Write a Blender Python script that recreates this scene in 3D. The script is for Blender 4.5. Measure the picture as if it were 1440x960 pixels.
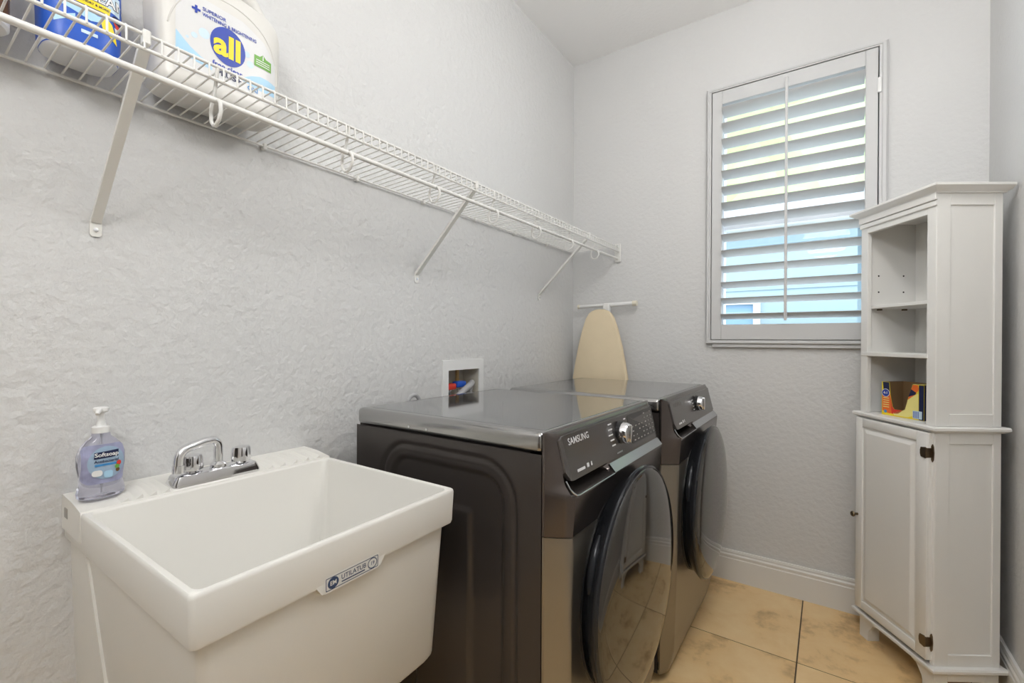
import bpy, bmesh, math, random
from math import sin, cos, pi, sqrt, radians
from mathutils import Vector, Matrix

random.seed(7)
scene = bpy.context.scene
for o in list(bpy.data.objects):
    bpy.data.objects.remove(o)
C = scene.collection

# ------------------------------------------------------------------ camera
F_PX, YAW, PIT, ROL = 644.5, 0.60508, -0.0024, 0.00479
CAM = Vector((1.2799, -2.5012, 1.18407))
fw = Vector((-sin(YAW) * cos(PIT), cos(YAW) * cos(PIT), sin(PIT)))
rt = Vector((cos(YAW), sin(YAW), 0)); up = rt.cross(fw)
rt2 = rt * cos(ROL) + up * sin(ROL); up2 = up * cos(ROL) - rt * sin(ROL)
cd = bpy.data.cameras.new('camera'); cd.sensor_width = 36; cd.lens = F_PX / 1440 * 36
cd.clip_start = 0.02; cd.clip_end = 200
cam = bpy.data.objects.new('camera', cd); C.objects.link(cam)
R3 = Matrix((rt2, up2, -fw)).transposed()
cam.matrix_world = Matrix.Translation(CAM) @ R3.to_4x4()
scene.camera = cam

# ------------------------------------------------------------------ world, lights, exposure
W = bpy.data.worlds.new('sky'); scene.world = W; W.use_nodes = True
bg = W.node_tree.nodes['Background']
bg.inputs[0].default_value = (0.78, 0.89, 1.0, 1); bg.inputs[1].default_value = 2.5
sl = bpy.data.lights.new('sun', 'SUN'); sl.energy = 1.1; sl.angle = 0.02; sl.color = (1, .95, .86)
so = bpy.data.objects.new('sun', sl); C.objects.link(so); so.rotation_euler = (radians(38), 0, radians(25))
LAMP_L, FILL_L = 18.5, 11.0      # radiance of the two added globe lamps
vs = scene.view_settings
vs.view_transform = 'Standard'; vs.look = 'None'; vs.exposure = 0.80; vs.gamma = 1.0; vs.use_curve_mapping = False

# ------------------------------------------------------------------ materials
MATS = {}
def mat(name, col, rough=.5, metal=0., spec=.5, noise=0., nscale=20., bump=0., bscale=60., trans=0., ior=1.45, emit=0., coat=0., bdist=.002, bdetail=3.):
    if name in MATS: return MATS[name]
    m = bpy.data.materials.new(name); m.use_nodes = True
    nt = m.node_tree; b = nt.nodes['Principled BSDF']
    b.inputs['Base Color'].default_value = (*col, 1)
    b.inputs['Roughness'].default_value = rough; b.inputs['Metallic'].default_value = metal
    b.inputs['Specular IOR Level'].default_value = spec
    b.inputs['IOR'].default_value = ior
    b.inputs['Transmission Weight'].default_value = trans
    b.inputs['Coat Weight'].default_value = coat
    if emit:
        b.inputs['Emission Color'].default_value = (*col, 1); b.inputs['Emission Strength'].default_value = emit
    tc = nt.nodes.new('ShaderNodeTexCoord')
    if noise:
        n = nt.nodes.new('ShaderNodeTexNoise'); n.inputs['Scale'].default_value = nscale; n.inputs['Detail'].default_value = 4
        nt.links.new(tc.outputs['Object'], n.inputs['Vector'])
        mx = nt.nodes.new('ShaderNodeMix'); mx.data_type = 'RGBA'
        mx.inputs[6].default_value = (*[max(0, c * (1 - noise)) for c in col], 1)
        mx.inputs[7].default_value = (*[min(1, c * (1 + noise)) for c in col], 1)
        nt.links.new(n.outputs['Fac'], mx.inputs[0]); nt.links.new(mx.outputs[2], b.inputs['Base Color'])
    if bump:
        n = nt.nodes.new('ShaderNodeTexNoise'); n.inputs['Scale'].default_value = bscale; n.inputs['Detail'].default_value = bdetail
        nt.links.new(tc.outputs['Object'], n.inputs['Vector'])
        bp = nt.nodes.new('ShaderNodeBump'); bp.inputs['Strength'].default_value = bump; bp.inputs['Distance'].default_value = bdist
        nt.links.new(n.outputs['Fac'], bp.inputs['Height']); nt.links.new(bp.outputs['Normal'], b.inputs['Normal'])
    MATS[name] = m
    return m

WALL = mat('wall_paint', (.68, .678, .672), .75, bump=.85, bscale=38, bdist=.008, noise=.02, nscale=3, bdetail=5)
WALLB = mat('back_wall_paint', (.68, .678, .672), .75, bump=.6, bscale=50, bdist=.0055, noise=.02, nscale=3, bdetail=5)
CEIL = mat('ceiling_paint', (.90, .895, .885), .85, bump=.4, bscale=60, bdist=.003)
TRIM = mat('white_trim_paint', (.80, .79, .76), .35)
SHUT = mat('white_shutter_paint', (.62, .62, .62), .5)
CABW = mat('white_cabinet_paint', (.86, .85, .82), .38)
WIRE = mat('white_vinyl_wire', (.78, .77, .74), .35)
BRKT = mat('white_bracket_enamel', (.84, .83, .79), .35)
SINK = mat('white_moulded_plastic', (.80, .785, .74), .33, bump=.04, bscale=180)
CHROME = mat('chrome', (.82, .82, .84), .07, 1.)
LID = mat('brushed_lid_metal', (.40, .395, .39), .17, .9)
LIDTOP = mat('glossy_lid_top', (.34, .345, .35), .07, .9)
SIDE = mat('dark_side_enamel', (.060, .052, .049), .28, .35)
UPPER = mat('dark_stainless', (.145, .125, .118), .2, .85)
LOWER = mat('platinum_stainless', (.30, .28, .25), .34, .9)
FASC = mat('control_panel_plastic', (.15, .14, .135), .22, .65)
LEDGE = mat('silver_ledge', (.5, .52, .55), .22, .9)
BLACK = mat('black_plastic', (.012, .012, .013), .25)
RING = mat('black_door_ring', (.022, .024, .028), .13, .3)
GLASS = mat('dark_door_glass', (.022, .019, .017), .045, .0, .5, ior=1.85)
GREYTXT = mat('silver_print', (.72, .72, .72), .4)
WHITEP = mat('white_plastic', (.82, .82, .81), .3)
BRASS = mat('aged_brass', (.16, .12, .075), .35, .9)
HOLE = mat('dark_hole', (.01, .01, .01), .8)
CREAM = mat('cream_cotton', (.78, .655, .455), .9, noise=.05, nscale=12, bump=.25, bscale=14, bdist=.006)
CARD = mat('brown_cardboard', (.30, .19, .095), .85)
NAVY = mat('navy_print', (.012, .018, .07), .35)
BLUE = mat('blue_print', (.02, .10, .52), .35)
ROYAL = mat('royal_blue_print', (.025, .06, .40), .35)
LBLUE = mat('light_blue_print', (.42, .66, .84), .4)
SKYB = mat('pale_blue_print', (.62, .76, .86), .4)
YEL = mat('yellow_print', (.90, .70, .03), .4)
LYEL = mat('pale_yellow_print', (.90, .80, .28), .4)
ORG = mat('orange_print', (.85, .17, .03), .4)
RED = mat('red_print', (.70, .05, .03), .4)
GREEN = mat('green_print', (.16, .40, .06), .4)
PURP = mat('lavender_print', (.36, .32, .55), .4)
JUG = mat('white_jug_plastic', (.70, .685, .65), .32)
TUBW = mat('white_tub_plastic', (.74, .75, .77), .4)
AMBER = mat('amber_plastic', (.16, .08, .025), .25)
SOAP = mat('lavender_liquid', (.76, .76, .88), .04, trans=.9, ior=1.33)
GROUT = mat('dark_grout', (.13, .09, .055), .9)
COPPER = mat('tan_pipe', (.55, .34, .12), .5)
GREYH = mat('grey_hose', (.42, .42, .43), .45)
BOXIN = mat('outlet_box_plastic', (.62, .58, .5), .5)
WINW = mat('white_vinyl_window', (.8, .83, .88), .35)
def tile_mat():
    m = bpy.data.materials.new('beige_stone_tile'); m.use_nodes = True; nt = m.node_tree; b = nt.nodes['Principled BSDF']
    tc = nt.nodes.new('ShaderNodeTexCoord'); oi = nt.nodes.new('ShaderNodeObjectInfo')
    ad = nt.nodes.new('ShaderNodeVectorMath'); ad.operation = 'ADD'
    cx = nt.nodes.new('ShaderNodeCombineXYZ'); ml = nt.nodes.new('ShaderNodeMath'); ml.operation = 'MULTIPLY'; ml.inputs[1].default_value = 37
    nt.links.new(oi.outputs['Random'], ml.inputs[0]); nt.links.new(ml.outputs[0], cx.inputs[0]); nt.links.new(ml.outputs[0], cx.inputs[2])
    nt.links.new(tc.outputs['Object'], ad.inputs[0]); nt.links.new(cx.outputs[0], ad.inputs[1])
    n1 = nt.nodes.new('ShaderNodeTexNoise'); n1.inputs['Scale'].default_value = 6.0; n1.inputs['Detail'].default_value = 7; n1.inputs['Roughness'].default_value = .62; n1.inputs['Distortion'].default_value = .15
    nt.links.new(ad.outputs[0], n1.inputs['Vector'])
    cr = nt.nodes.new('ShaderNodeValToRGB'); e = cr.color_ramp.elements
    e[0].position = .30; e[0].color = (.50, .31, .135, 1); e[1].position = .72; e[1].color = (.95, .71, .39, 1)
    k = e.new(.46); k.color = (.88, .61, .30, 1)
    nt.links.new(n1.outputs['Fac'], cr.inputs[0]); nt.links.new(cr.outputs[0], b.inputs['Base Color'])
    b.inputs['Roughness'].default_value = .36
    bp = nt.nodes.new('ShaderNodeBump'); bp.inputs['Strength'].default_value = .15; bp.inputs['Distance'].default_value = .003
    nt.links.new(n1.outputs['Fac'], bp.inputs['Height']); nt.links.new(bp.outputs['Normal'], b.inputs['Normal'])
    return m
TILE = tile_mat()
def glass_mat():
    m = bpy.data.materials.new('window_glass'); m.use_nodes = True; nt = m.node_tree
    out = nt.nodes['Material Output']; nt.nodes.remove(nt.nodes['Principled BSDF'])
    t = nt.nodes.new('ShaderNodeBsdfTransparent'); g = nt.nodes.new('ShaderNodeBsdfGlossy'); g.inputs['Roughness'].default_value = .02
    t.inputs[0].default_value = (.95, .96, .97, 1)
    mx = nt.nodes.new('ShaderNodeMixShader'); mx.inputs[0].default_value = .008
    nt.links.new(t.outputs[0], mx.inputs[1]); nt.links.new(g.outputs[0], mx.inputs[2]); nt.links.new(mx.outputs[0], out.inputs[0])
    return m
PANE = glass_mat()

# ------------------------------------------------------------------ mesh helpers
class MB:
    def __init__(s, off=(0, 0, 0)):
        s.v = []; s.f = []; s.off = Vector(off)
    def add(s, vs, fs):
        k = len(s.v); s.v += [Vector(p) - s.off for p in vs]; s.f += [tuple(i + k for i in f) for f in fs]; return s
    def box(s, x0, x1, y0, y1, z0, z1, bev=0., seg=2):
        bm = bmesh.new(); bmesh.ops.create_cube(bm, size=1)
        for v in bm.verts:
            v.co = ((x0 + x1) / 2 + v.co.x * (x1 - x0), (y0 + y1) / 2 + v.co.y * (y1 - y0), (z0 + z1) / 2 + v.co.z * (z1 - z0))
        if bev: bmesh.ops.bevel(bm, geom=bm.edges[:], offset=bev, segments=seg, affect='EDGES', profile=.5)
        return s.bm(bm)
    def bm(s, bm):
        bm.verts.index_update()
        s.add([v.co.copy() for v in bm.verts], [tuple(v.index for v in f.verts) for f in bm.faces]); bm.free(); return s
    def rings(s, rs, cap=True):
        n = len(rs[0]); vs = [p for r in rs for p in r]; fs = []
        for i in range(len(rs) - 1):
            for j in range(n):
                a = i * n + j; b = i * n + (j + 1) % n; fs.append((a, b, b + n, a + n))
        if cap: fs.append(tuple(range(n - 1, -1, -1))); fs.append(tuple((len(rs) - 1) * n + j for j in range(n)))
        return s.add(vs, fs)
    def tube(s, path, r, n=8, cap=True):
        P = [Vector(p) for p in path]; rs = []
        R = r if isinstance(r, (list, tuple)) else [r] * len(P)
        t0 = (P[1] - P[0]).normalized(); nrm = t0.orthogonal().normalized()
        for i, p in enumerate(P):
            t = ((P[min(i + 1, len(P) - 1)] - p).normalized() + (p - P[max(i - 1, 0)]).normalized()).normalized()
            nrm = (nrm - t * nrm.dot(t)).normalized(); bi = t.cross(nrm)
            rs.append([p + (nrm * cos(2 * pi * k / n) + bi * sin(2 * pi * k / n)) * R[i] for k in range(n)])
        return s.rings(rs, cap)
    def cyl(s, p0, p1, r0, r1=None, n=20):
        return s.tube([p0, p1], [r0, r0 if r1 is None else r1], n)
    def lathe(s, prof, origin, axis='z', n=32, cap=True, sy=1.):
        rs = []
        for r, h in prof:
            ring = []
            for k in range(n):
                c_, s_ = r * cos(2 * pi * k / n), r * sin(2 * pi * k / n) * sy
                ring.append({'z': Vector((c_, s_, h)), 'x': Vector((h, c_, s_)), 'y': Vector((s_, h, c_))}[axis] + Vector(origin))
            rs.append(ring)
        return s.rings(rs, cap)
    def grid(s, fn, us, vs_):
        nu, nv = len(us), len(vs_)
        return s.add([fn(u, v) for v in vs_ for u in us], [(j * nu + i, j * nu + i + 1, (j + 1) * nu + i + 1, (j + 1) * nu + i) for j in range(nv - 1) for i in range(nu - 1)])
    def prism(s, poly, axis, a, b):
        n = len(poly)
        def P(p, h):
            return {'x': (h, p[0], p[1]), 'y': (p[0], h, p[1]), 'z': (p[0], p[1], h)}[axis]
        return s.rings([[P(p, a) for p in poly], [P(p, b) for p in poly]])
    def build(s, name, m, parent=None, smooth=False, fix=True):
        me = bpy.data.meshes.new(name); me.from_pydata(s.v, [], s.f)
        if fix:
            bm = bmesh.new(); bm.from_mesh(me); bmesh.ops.recalc_face_normals(bm, faces=bm.faces[:]); bm.to_mesh(me); bm.free()
        me.materials.append(m)
        if smooth:
            for p in me.polygons: p.use_smooth = True
            try: me.set_sharp_from_angle(angle=radians(smooth if smooth is not True else 40))
            except Exception: pass
        me.update()
        o = bpy.data.objects.new(name, me); C.objects.link(o)
        if parent: o.parent = parent
        return o

def tag(o, label, cat=None, group=None, kind=None):
    if label: o['label'] = label
    if cat: o['category'] = cat
    if group: o['group'] = group
    if kind: o['kind'] = kind
    return o
def thing(name, label, cat, loc=(0, 0, 0), rz=0, group=None):
    o = bpy.data.objects.new(name, None); o.empty_display_size = .05; C.objects.link(o)
    o.location = loc; o.rotation_euler = (0, 0, rz); return tag(o, label, cat, group)
def struct(o, label=None): o['kind'] = 'structure'; return tag(o, label) if label else o
def inst(src, name, parent, loc=(0, 0, 0), rot=(0, 0, 0)):
    o = bpy.data.objects.new(name, src.data); C.objects.link(o); o.parent = parent; o.location = loc; o.rotation_euler = rot; return o
def lerp(a, b, t): return a + (b - a) * t
def interp(tab, z):
    tab = sorted(tab)
    if z <= tab[0][0]: return tab[0][1]
    for (a, b), (c, d) in zip(tab, tab[1:]):
        if z <= c: return b + (d - b) * (z - a) / (c - a)
    return tab[-1][1]
def lin(a, b, n): return [a + (b - a) * i / (n - 1) for i in range(n)]
def sstep(a, b, x):
    t = min(1, max(0, (x - a) / (b - a))); return t * t * (3 - 2 * t)

_fonts = {}
def text2d(txt, size, bold=0., shear=0., align='CENTER', width=1.):
    cu = bpy.data.curves.new('tmp', 'FONT'); cu.body = txt; cu.size = size; cu.offset = bold * size; cu.shear = shear
    cu.align_x = align; cu.align_y = 'CENTER'; cu.resolution_u = 3
    o = bpy.data.objects.new('tmp', cu); C.objects.link(o)
    dg = bpy.context.evaluated_depsgraph_get(); dg.update()
    me = o.evaluated_get(dg).to_mesh()
    vs_ = [(v.co.x * width, v.co.y) for v in me.vertices]; fs = [tuple(p.vertices) for p in me.polygons]
    bpy.data.objects.remove(o); bpy.data.curves.remove(cu)
    return vs_, fs
def flatmesh(name, vs2, fs, m, parent, fn, cut=0.):
    """2D outline mapped onto a surface by fn(x, y) -> point"""
    bm = bmesh.new()
    bv = [bm.verts.new((x, y, 0)) for x, y in vs2]
    for f in fs:
        try: bm.faces.new([bv[i] for i in f])
        except Exception: pass
    if cut:
        xs = [v[0] for v in vs2]; ys = [v[1] for v in vs2]
        for k in range(1, int((max(xs) - min(xs)) / cut) + 1):
            bmesh.ops.bisect_plane(bm, geom=bm.verts[:] + bm.edges[:] + bm.faces[:], plane_co=(min(xs) + k * cut, 0, 0), plane_no=(1, 0, 0))
        for k in range(1, int((max(ys) - min(ys)) / cut) + 1):
            bmesh.ops.bisect_plane(bm, geom=bm.verts[:] + bm.edges[:] + bm.faces[:], plane_co=(0, min(ys) + k * cut, 0), plane_no=(0, 1, 0))
    for v in bm.verts: v.co = Vector(fn(v.co.x, v.co.y))
    mb = MB().bm(bm)
    return mb.build(name, m, parent, fix=False)
def letter(name, txt, size, cx, cy, m, parent, fn, bold=0., rot=0., shear=0., align='CENTER', width=1., cut=0.):
    vs_, fs = text2d(txt, size, bold, shear, align, width)
    vs_ = [(cx + x * cos(rot) - y * sin(rot), cy + x * sin(rot) + y * cos(rot)) for x, y in vs_]
    return flatmesh(name, vs_, fs, m, parent, fn, cut)
def poly(name, pts, m, parent, fn, cut=0.):
    return flatmesh(name, pts, [tuple(range(len(pts)))], m, parent, fn, cut)
def ell(cx, cy, rx, ry, n=28, rot=0.):
    return [(cx + rx * cos(a) * cos(rot) - ry * sin(a) * sin(rot), cy + rx * cos(a) * sin(rot) + ry * sin(a) * cos(rot)) for a in [2 * pi * k / n for k in range(n)]]
def rrect(x0, x1, y0, y1, r, n=5):
    out = []
    for cx, cy, a0 in ((x1 - r, y1 - r, 0), (x0 + r, y1 - r, pi / 2), (x0 + r, y0 + r, pi), (x1 - r, y0 + r, 3 * pi / 2)):
        out += [(cx + r * cos(a0 + k * pi / 2 / n), cy + r * sin(a0 + k * pi / 2 / n)) for k in range(n + 1)]
    return out
def ringframe(mb, axis, o, i, a, b):
    """rectangular frame between outer rect o=(u0,u1,v0,v1) and inner rect i, from a to b along axis"""
    (u0, u1, v0, v1), (p0, p1, q0, q1) = o, i
    O = [(u0, v0), (u1, v0), (u1, v1), (u0, v1)]; I = [(p0, q0), (p1, q0), (p1, q1), (p0, q1)]
    for k in range(4):
        j = (k + 1) % 4
        mb.prism([O[k], O[j], I[j], I[k]], axis, a, b)
    return mb

# ------------------------------------------------------------------ the room
XR, ZC, YF = 1.785, 2.844, -3.35          # right wall, ceiling, wall behind the camera
WX0, WX1, WZ0, WZ1 = .79, 1.45, 1.195, 2.44   # window opening
BY0, BY1, BZ0, BZ1 = -1.115, -.910, .94, 1.062  # supply box opening in the left wall
# floor: a grout bed with tiles
fl = struct(MB().box(-.15, XR + .15, YF - .05, .2, -.12, -.0016).build('floor', GROUT), 'beige stone tiles with dark grout lines')
TS = .508; jx = [1.188 + k * TS for k in (-3, -2, -1, 0, 1, 2)]; jy = [-.509 + k * TS for k in range(-6, 2)]
cache = {}
for i in range(len(jx) - 1):
    for j in range(len(jy) - 1):
        x0, x1 = max(jx[i], 0), min(jx[i + 1], XR); y0, y1 = max(jy[j], YF), min(jy[j + 1], 0)
        if x1 - x0 < .02 or y1 - y0 < .02: continue
        g = .0024; key = (round(x1 - x0, 3), round(y1 - y0, 3))
        if key not in cache:
            hx, hy = (x1 - x0) / 2 - g, (y1 - y0) / 2 - g
            o = MB().box(-hx, hx, -hy, hy, -.011, 0, .0008, 1).build('tile', TILE, fl); cache[key] = o
        else:
            o = inst(cache[key], 'tile', fl)
        o.location = ((x0 + x1) / 2, (y0 + y1) / 2, 0)
# ceiling
struct(MB().box(-.15, XR + .15, YF - .15, .2, ZC, ZC + .1).build('ceiling', CEIL), 'smooth off white ceiling')
# left wall with the opening for the supply box
mb = MB(); ringframe(mb, 'x', (YF - .15, .2, 0, ZC), (BY0, BY1, BZ0, BZ1), -.15, 0)
struct(mb.build('wall_left', WALL), 'light grey textured wall behind the sink and shelf')
# back wall with window opening
mb = MB(); ringframe(mb, 'y', (0, XR, 0, ZC), (WX0, WX1, WZ0, WZ1), 0, .2)
struct(mb.build('wall_back', WALLB), 'light grey wall with the shuttered window')
struct(MB().box(XR, XR + .15, YF - .15, .2, 0, ZC).build('wall_right', WALLB), 'light grey wall beside the white cabinet')
mb = MB(); mb.box(0, .72, YF - .12, YF, 0, ZC); mb.box(1.66, XR, YF - .12, YF, 0, ZC); mb.box(.72, 1.66, YF - .12, YF, 2.06, ZC)  # doorway added so the washer front has something dark to reflect
struct(mb.build('wall_front', WALLB), 'light grey wall with an added doorway behind the camera')
mb = MB()
for a in ((.72 - .07, .72, 0, 2.06), (1.66, 1.66 + .07, 0, 2.06), (.72 - .07, 1.66 + .07, 2.06, 2.13)): mb.box(a[0], a[1], YF, YF + .016, a[2], a[3], .003, 1)
struct(mb.build('trim_1', TRIM), 'white casing of the added doorway behind the camera')
HALL = mat('added_hall_paint', (.45, .42, .38), .8); HFLO = mat('added_hall_wood', (.14, .085, .05), .4)  # unseen dim hall, added for its dark reflection in the washer
mb = MB(); y0, y1 = YF - 2.3, YF - .12
mb.box(-.6, -.5, y0, y1, 0, 2.5); mb.box(2.5, 2.6, y0, y1, 0, 2.5); mb.box(-.6, 2.6, y0 - .1, y0, 0, 2.5); mb.box(-.6, 2.6, y0 - .1, y1, 2.5, 2.6)
mb.box(-.6, -.0, y1 - .1, y1, 0, 2.5); mb.box(XR, 2.6, y1 - .1, y1, 0, 2.5)
struct(mb.build('wall_added_hall', HALL)); struct(MB().box(-.6, 2.6, y0 - .1, YF - .06, -.12, -.002).build('floor_added_hall', HFLO))
# baseboards
prof = [(0, 0), (.016, 0), (.016, .108), (.0135, .111), (.0135, .117), (.0155, .120), (.0155, .127), (.011, .132), (.011, .137), (.012, .140), (.009, .149), (0, .149)]
struct(MB().prism([(-p, q) for p, q in prof], 'x', 0, XR).build('baseboard_back', TRIM), 'white grooved baseboard under the window')
struct(MB().prism([(XR - p, q) for p, q in prof], 'y', YF, -.017).build('baseboard_right', TRIM), 'white grooved baseboard beside the cabinet')
struct(MB().prism([(p, q) for p, q in prof], 'y', YF, -.017).build('baseboard_left', TRIM))

# window behind the shutters
wn = MB(); ringframe(wn, 'y', (WX0, WX1, WZ0, WZ1), (WX0 + .035, WX1 - .035, WZ0 + .035, WZ1 - .035), .10, .17)
win = struct(wn.build('window_1', WINW), 'white window behind the louvred shutter')
MB().box(WX0 + .03, WX1 - .03, .105, .15, 1.765, 1.815).build('meeting_rail', WINW, win)
MB().box(WX0 + .035, WX1 - .035, .125, .129, 1.815, WZ1 - .035).build('pane', PANE, win)
MB().box(WX0 + .035, WX1 - .035, .125, .129, WZ0 + .035, 1.765).build('pane', PANE, win)

# ------------------------------------------------------------------ plantation shutter
def make_shutter():
    root = thing('plantation_shutter', 'white louvred plantation shutter with a central tilt rod over the window', 'shutter', ((.764 + 1.48) / 2, 0, 1.17))
    off = root.location
    x0, x1, z0, z1 = .764, 1.480, 1.172, 2.455
    a0, a1, b0, b1 = .786, 1.450, 1.190, 2.437        # inner edge of the frame
    # mitred frame, each side with a stepped profile
    O = [(x0, z0), (x1, z0), (x1, z1), (x0, z1)]; I = [(a0, b0), (a1, b0), (a1, b1), (a0, b1)]
    for k in range(4):
        j = (k + 1) % 4
        def q(t, y): return [(lerp(O[k][0], I[k][0], t), y, lerp(O[k][1], I[k][1], t)), (lerp(O[j][0], I[j][0], t), y, lerp(O[j][1], I[j][1], t))]
        rows = [q(0, 0), q(0, -.022), q(.25, -.030), q(.62, -.030), q(.72, -.026), q(1, -.026), q(1, .05)]
        vs_ = [p for r in rows for p in r]; fs = [(2 * i, 2 * i + 1, 2 * i + 3, 2 * i + 2) for i in range(len(rows) - 1)]
        fs.append((1, 0) + tuple(2 * i for i in range(len(rows) - 1, 0, -1)) + tuple(2 * i + 1 for i in range(1, len(rows)))) if False else None
        MB(off).add(vs_, fs).build('frame_side', SHUT, root, fix=False)
    y0, y1 = -.024, .004
    px0, px1, pz0, pz1 = a0 + .003, a1 - .004, b0 + .003, b1 - .003
    lx0, lx1, lz0, lz1 = .836, 1.403, 1.268, 2.368
    MB(off).box(px0, lx0, y0, y1, pz0, pz1, .002, 1).build('stile', SHUT, root)
    MB(off).box(lx1, px1, y0, y1, pz0, pz1, .002, 1).build('stile', SHUT, root)
    MB(off).box(lx0, lx1, y0 + .001, y1, pz0, lz0, .002, 1).build('rail', SHUT, root)
    MB(off).box(lx0, lx1, y0 + .001, y1, lz1, pz1, .002, 1).build('rail', SHUT, root)
    N = 14; sp = (lz1 - lz0) / N; ch = .0445; th = .0052; ti = radians(15)
    ring = []
    for k in range(20):
        a = 2 * pi * k / 20; u = ch * cos(a); w = th * sin(a) * (1 if abs(cos(a)) < .98 else .7)
        ring.append((u * cos(ti) + w * sin(ti), -u * sin(ti) + w * cos(ti)))      # room side edge is higher
    src = MB().prism(ring, 'x', -(lx1 - lx0) / 2 + .001, (lx1 - lx0) / 2 - .001).build('louver', SHUT, root, 30)
    for k in range(N):
        o = src if k == 0 else inst(src, 'louver', root)
        o.location = Vector(((lx0 + lx1) / 2, -.010, lz0 + sp * (k + .5))) - off
    MB(off).box(1.1085, 1.1205, -.066, -.055, 1.282, 2.396, .002, 1).build('tilt_rod', SHUT, root)
    for zz in (1.36, 2.27):
        MB(off).box(1.443, 1.457, -.034, -.024, zz - .032, zz + .032, .002, 1).build('hinge', WHITEP, root)
    MB(off).box(.795, 1.47, -.02, .0, 1.155, 1.1715, .002, 1).build('sill', SHUT, root)
    return root
make_shutter()

# ------------------------------------------------------------------ outside
EXG = mat('pale_paving', (.55, .55, .53), .9, noise=.1, nscale=6)
EXW = mat('pale_blue_stucco', (.28, .365, .40), .8, noise=.03, nscale=8)
EXT = mat('white_outside_trim', (.66, .66, .62), .6)
EXR = mat('house_window_glass', (.18, .30, .42), .1)
LEAF = mat('light_green_leaves', (.44, .60, .25), .6, noise=.12, nscale=3)
BARK = mat('bark', (.14, .09, .05), .9)
g = MB().box(-12, 14, .3, 30, -.4, -.15).build('ground', EXG); struct(g, 'pale paving outside the window')
nh = thing('neighbour_house', 'pale blue house with white trim seen between the louvers', 'house', (1.0, 4.2, -.15))
MB((1, 4.2, -.15)).box(-1.0, 1.55, 4.2, 8, -.15, 2.62).build('house_wall', EXW, nh)
MB((1, 4.2, -.15)).box(1.55, 3.6, 4.6, 8, -.15, 2.62).build('house_wing', EXW, nh)
for zz in (1.55, 1.85, 2.15, 2.42):
    MB((1, 4.2, -.15)).box(-1.0, 1.55, 4.185, 4.2, zz, zz + .022).build('siding_board', EXW, nh)
MB((1, 4.2, -.15)).box(-1.1, 1.6, 4.0, 4.25, 2.62, 2.76).build('eaves_board', EXT, nh)
MB((1, 4.2, -.15)).prism([(3.9, 2.74), (8.2, 2.74), (6, 3.5)], 'x', -1.2, 3.7).build('roof', mat('grey_shingle', (.3, .32, .33), .9), nh)
w_ = MB((1, 4.2, -.15)); ringframe(w_, 'y', (-.35, .55, 1.25, 1.75), (-.27, .47, 1.33, 1.67), 4.15, 4.2); hw = w_.build('window_frame', EXT, nh)
MB((1, 4.2, -.15)).box(-.27, .47, 4.19, 4.198, 1.33, 1.67).build('pane', EXR, hw)
fe = thing('garden_wall', 'low white garden wall outside the window', 'garden wall', (1.2, 3.4, -.15))
MB((1.2, 3.4, -.15)).box(-1.2, 3.4, 3.4, 3.52, -.15, 1.22).build('wall_body', EXT, fe)
MB((1.2, 3.4, -.15)).box(-1.22, 3.42, 3.37, 3.55, 1.22, 1.3).build('coping', EXT, fe)
def make_tree(x, y, h, r, label):
    t = thing('leafy_tree', label, 'tree', (x, y, -.15))
    MB().tube([(0, 0, 0), (.1, 0, h * .4), (.0, .1, h * .8)], [.2, .16, .1], 10).build('trunk', BARK, t)
    bm = bmesh.new(); bmesh.ops.create_icosphere(bm, subdivisions=4, radius=1)
    rnd = random.Random(int(x * 10) + 50)
    ds = [(Vector((rnd.uniform(-1, 1), rnd.uniform(-1, 1), rnd.uniform(-1, 1))).normalized(), rnd.uniform(.1, .35)) for _ in range(40)]
    for v in bm.verts:
        n = v.co.normalized(); b = 1 + sum(a * max(0, n.dot(d) - .82) * 4 for d, a in ds) + rnd.uniform(-.03, .03)
        v.co = Vector((n.x * r * b, n.y * r * b, n.z * r * .85 * b + h))
    MB().bm(bm).build('crown', LEAF, t)
make_tree(.4, 17, 8.2, 5.4, 'leafy green tree seen through the upper louvers')

# ------------------------------------------------------------------ globe lamps added out of view to light the room
def added_globe_lamp(x, y, z, L, label, r):
    t = thing('added_globe_lamp', label, 'lamp', (x, y, ZC))
    glow = mat('added_globe_glow_%d' % int(r * 100), (1, .995, .985), .5, emit=L)
    MB().lathe([(.07, -.0005), (.07, -.015), (.05, -.03)], (0, 0, 0), 'z', 32).build('canopy', WHITEP, t, True)
    MB().cyl((0, 0, -.03), (0, 0, z + r - ZC + .01), .008, n=12).build('stem', WHITEP, t, True)
    MB().lathe([(max(.002, r * sin(a)), z - ZC + r * cos(a)) for a in lin(.05, pi - .02, 20)], (0, 0, 0), 'z', 32).build('globe', glow, t, True)
added_globe_lamp(1.32, -1.25, 2.40, LAMP_L, 'added white glass globe lamp hanging over the laundry floor', .12)
added_globe_lamp(1.25, -2.98, 2.25, FILL_L, 'larger added globe lamp behind the camera in place of bounced flash', .20)  # added fill lamp, stands in for flash bounced from behind the camera

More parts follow.
